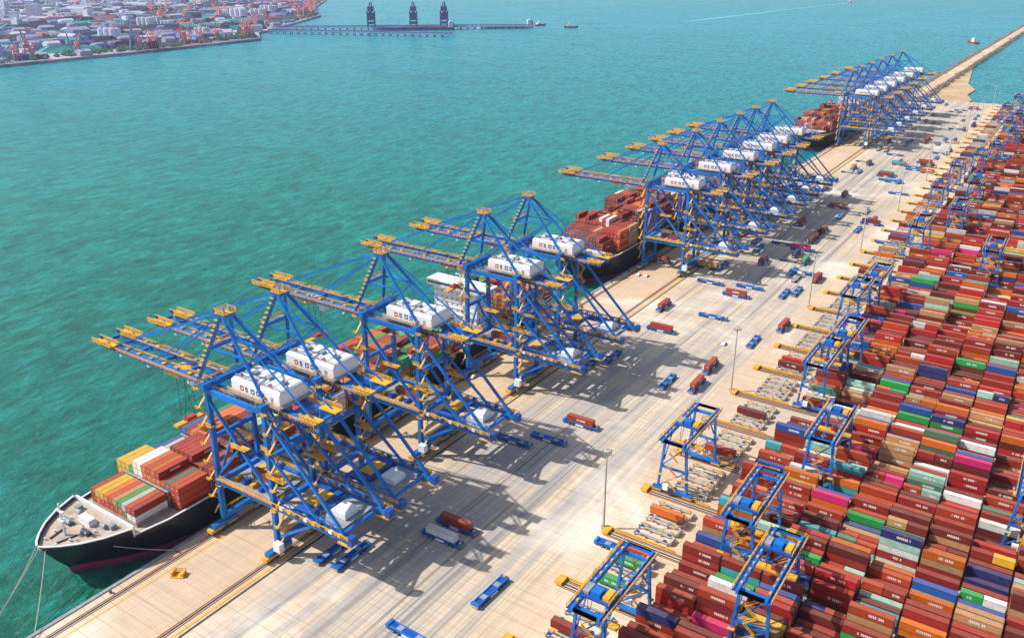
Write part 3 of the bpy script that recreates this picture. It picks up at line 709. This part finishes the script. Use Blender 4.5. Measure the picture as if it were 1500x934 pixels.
def pile(b,x,y,l,w,h,rz,m):
    c,s=math.cos(rz),math.sin(rz); n=10; base=[];top=[]
    for i in range(n):
        a=2*math.pi*i/n; jx=1+r2.uniform(-.12,.12)
        ex,ey=math.cos(a)*l/2*jx,math.sin(a)*w/2*jx
        base.append((x+ex*c-ey*s,y+ex*s+ey*c,2)); ex*=.62;ey*=.35; top.append((x+ex*c-ey*s,y+ex*s+ey*c,2+h*r2.uniform(.85,1.1)))
    b.add(base+top,[(i,(i+1)%n,(i+1)%n+n,i+n) for i in range(n)]+[tuple(range(n,2*n))],m)
bp=MB()
for i in range(230):
    y=r2.uniform(600,3300); x=shore_x(y)-r2.uniform(60,1100); pile(bp,x,y,r2.uniform(60,170),r2.uniform(24,46),r2.uniform(8,17),r2.choice((.9,1.1,1.4)),r2.choice(('coal','coal','ore','teal','coal')))
bp.obj('stockpile')
tr=MB()
for i in range(1300):
    y=r2.uniform(800,4800); x=shore_x(y)-r2.choice((r2.uniform(30,80),r2.uniform(500,620),r2.uniform(1100,2600)))
    for q in range(3):
        cx,cy,r=x+r2.uniform(-14,14),y+r2.uniform(-14,14),r2.uniform(5,10)
        vs=[(cx+dx*r*r2.uniform(.7,1.2),cy+dy*r*r2.uniform(.7,1.2),5+dz*r*.8) for dx,dy,dz in ((1,0,0),(0,1,.1),(-1,0,0),(0,-1,-.1),(0,0,1),(0,0,-.6))]
        tr.add(vs,[(0,1,4),(1,2,4),(2,3,4),(3,0,4),(1,0,5),(2,1,5),(3,2,5),(0,3,5)],'leaf')
tr.obj('distant_trees')
def jetty(name,p,q,w):
    b=MB(); p=Vector((*p,3));q=Vector((*q,3)); b.beam(p,q,w,1.6,'haze_b'); L=(q-p).length; n=int(L/22); d=(q-p).normalized(); r=Vector((d.y,-d.x,0))
    for i in range(n):
        c=p+d*(i*22+5)
        for s in (-1,1): b.cyl(c+r*s*w*.4,(c+r*s*w*.4)+Vector((0,0,-12)),1.2,'purple',6)
    z=Vector((0,0,5)); b.beam(p+z,q+z,3,3,'haze_b')
    b.rail(p+r*w*.4+Vector((0,0,1)),q+r*w*.4+Vector((0,0,1)),'purple',4,15,.8)
    b.obj(name)
jetty('jetty',(-2050,1800),(-1520,1985),14); jetty('jetty',(-2138,1892),(-1533,2405),26)
def unloader():
    b=MB();c='purple'
    for x in (-12,12):
        for y in (-10,10): b.beam((x,y,0),(x,y,42),3,3,c)
        b.box(x-1.5,x+1.5,-10,10,18,21,c)
    b.box(-40,40,-4,4,40,44,c)
    for y in (-6,6): b.beam((-12,y,42),(-4,y*.3,66),2.4,2.4,c); b.beam((-4,y*.3,66),(12,y,42),2,2,c); b.beam((-4,y*.3,66),(36,y*.3,44),1.4,1.4,c); b.box(-12,12,y*1.6-1,y*1.6+1,19,21,c)
    b.box(-14,12,-9,9,44,54,c); b.box(-9,5,-8,8,21,38,c); b.box(-12,12,-10,10,8,14,c)
    return b.mesh('ship_unloader')
ul=unloader()
D=Vector((-1533+2138,2405-1892)); D.normalize(); an=math.atan2(D.y,D.x)
for t in (300,430,525):
    place(ul,'ship_unloader',(-2138+D.x*t,1892+D.y*t,4),an+math.pi/2,sc=1.1)
def bulk(name,x,y,rz,L,hullm,sc=1):
    b=MB(); B=L*.16;h=9
    pr=[(-L/2,B*.35),(-L/2+4,B*.5),(L*.36,B*.5),(L*.45,B*.3),(L/2,0.3)]
    lo=[(a,-w) for a,w in pr]+[(a,w) for a,w in reversed(pr)]; n=len(lo)
    b.add([(a,w*.9,-6) for a,w in lo]+[(a,w,h) for a,w in lo],[(i,(i+1)%n,(i+1)%n+n,i+n) for i in range(n)]+[tuple(range(n,2*n))],hullm)
    b.box(-L/2+5,-L/2+18,-B*.4,B*.4,h,h+14,'haze_w'); b.box(-L/2+7,-L/2+16,-B*.48,B*.48,h+14,h+17,'haze_w'); b.cyl((-L/2+12,0,h+17),(-L/2+12,0,h+24),1,'haze_w',6)
    b.box(-L/2,-L/2+4,-3,3,h,h+12,'orange')
    for i in range(5): b.box(-L/2+26+i*L*.12,-L/2+26+i*L*.12+L*.08,-B*.3,B*.3,h,h+2,'rust')
    b.obj(name,(x,y,-4),rz)
bulk('bulk_carrier',-2138+D.x*430+32*D.y,1892+D.y*430-32*D.x,an+math.pi,250,'purple')
bulk('bulk_carrier',-2138+D.x*720-30*D.y,1892+D.y*720+30*D.x,an+math.pi,180,'haze_w')
def boat():
    b=MB(); b.add([(-12,-3.5,-1),(8,-3.5,-1),(15,0,-1),(8,3.5,-1),(-12,3.5,-1),(-12,-4,3),(9,-4,3),(17,0,4.5),(9,4,3),(-12,4,3)],[(0,1,6,5),(1,2,7,6),(2,3,8,7),(3,4,9,8),(4,0,5,9),(5,6,7,8,9)],'rust')
    b.box(-6,2,-2.6,2.6,3,6,'white'); b.box(-4,1.5,-2,2,6,8.6,'white'); b.box(1.5,1.6,-1.8,1.8,6.8,8,'glass'); b.cyl((-2,0,8.6),(-2,0,13),.25,'white',6); b.cyl((-5,1,6),(-5,1,9),.6,'orange',8)
    return b.mesh('tugboat')
bt=boat()
for x,y,rz in ((-1441,2505,.6),(-1576,2536,1.2),(-283,2557,2.2),(-1198,5101,1.6)): place(bt,'tugboat',(x,y,-4),rz,sc=1.6)
b=MB(); r3=random.Random(5); N=60
L_=[];R_=[]
for i in range(N+1):
    t=i/N; x=-1198-72*t+math.sin(t*9)*6; y=5090-2100*t; w=(5+16*t)*r3.uniform(.7,1.2)*(1 if t<.85 else (1-t)/.15+.02)
    L_.append((x-w,y,-3.97)); R_.append((x+w,y,-3.97))
b.add(L_+R_,[(i,i+1,i+2+N,i+1+N) for i in range(N)],'foam'); b.obj('boat_wake_water')
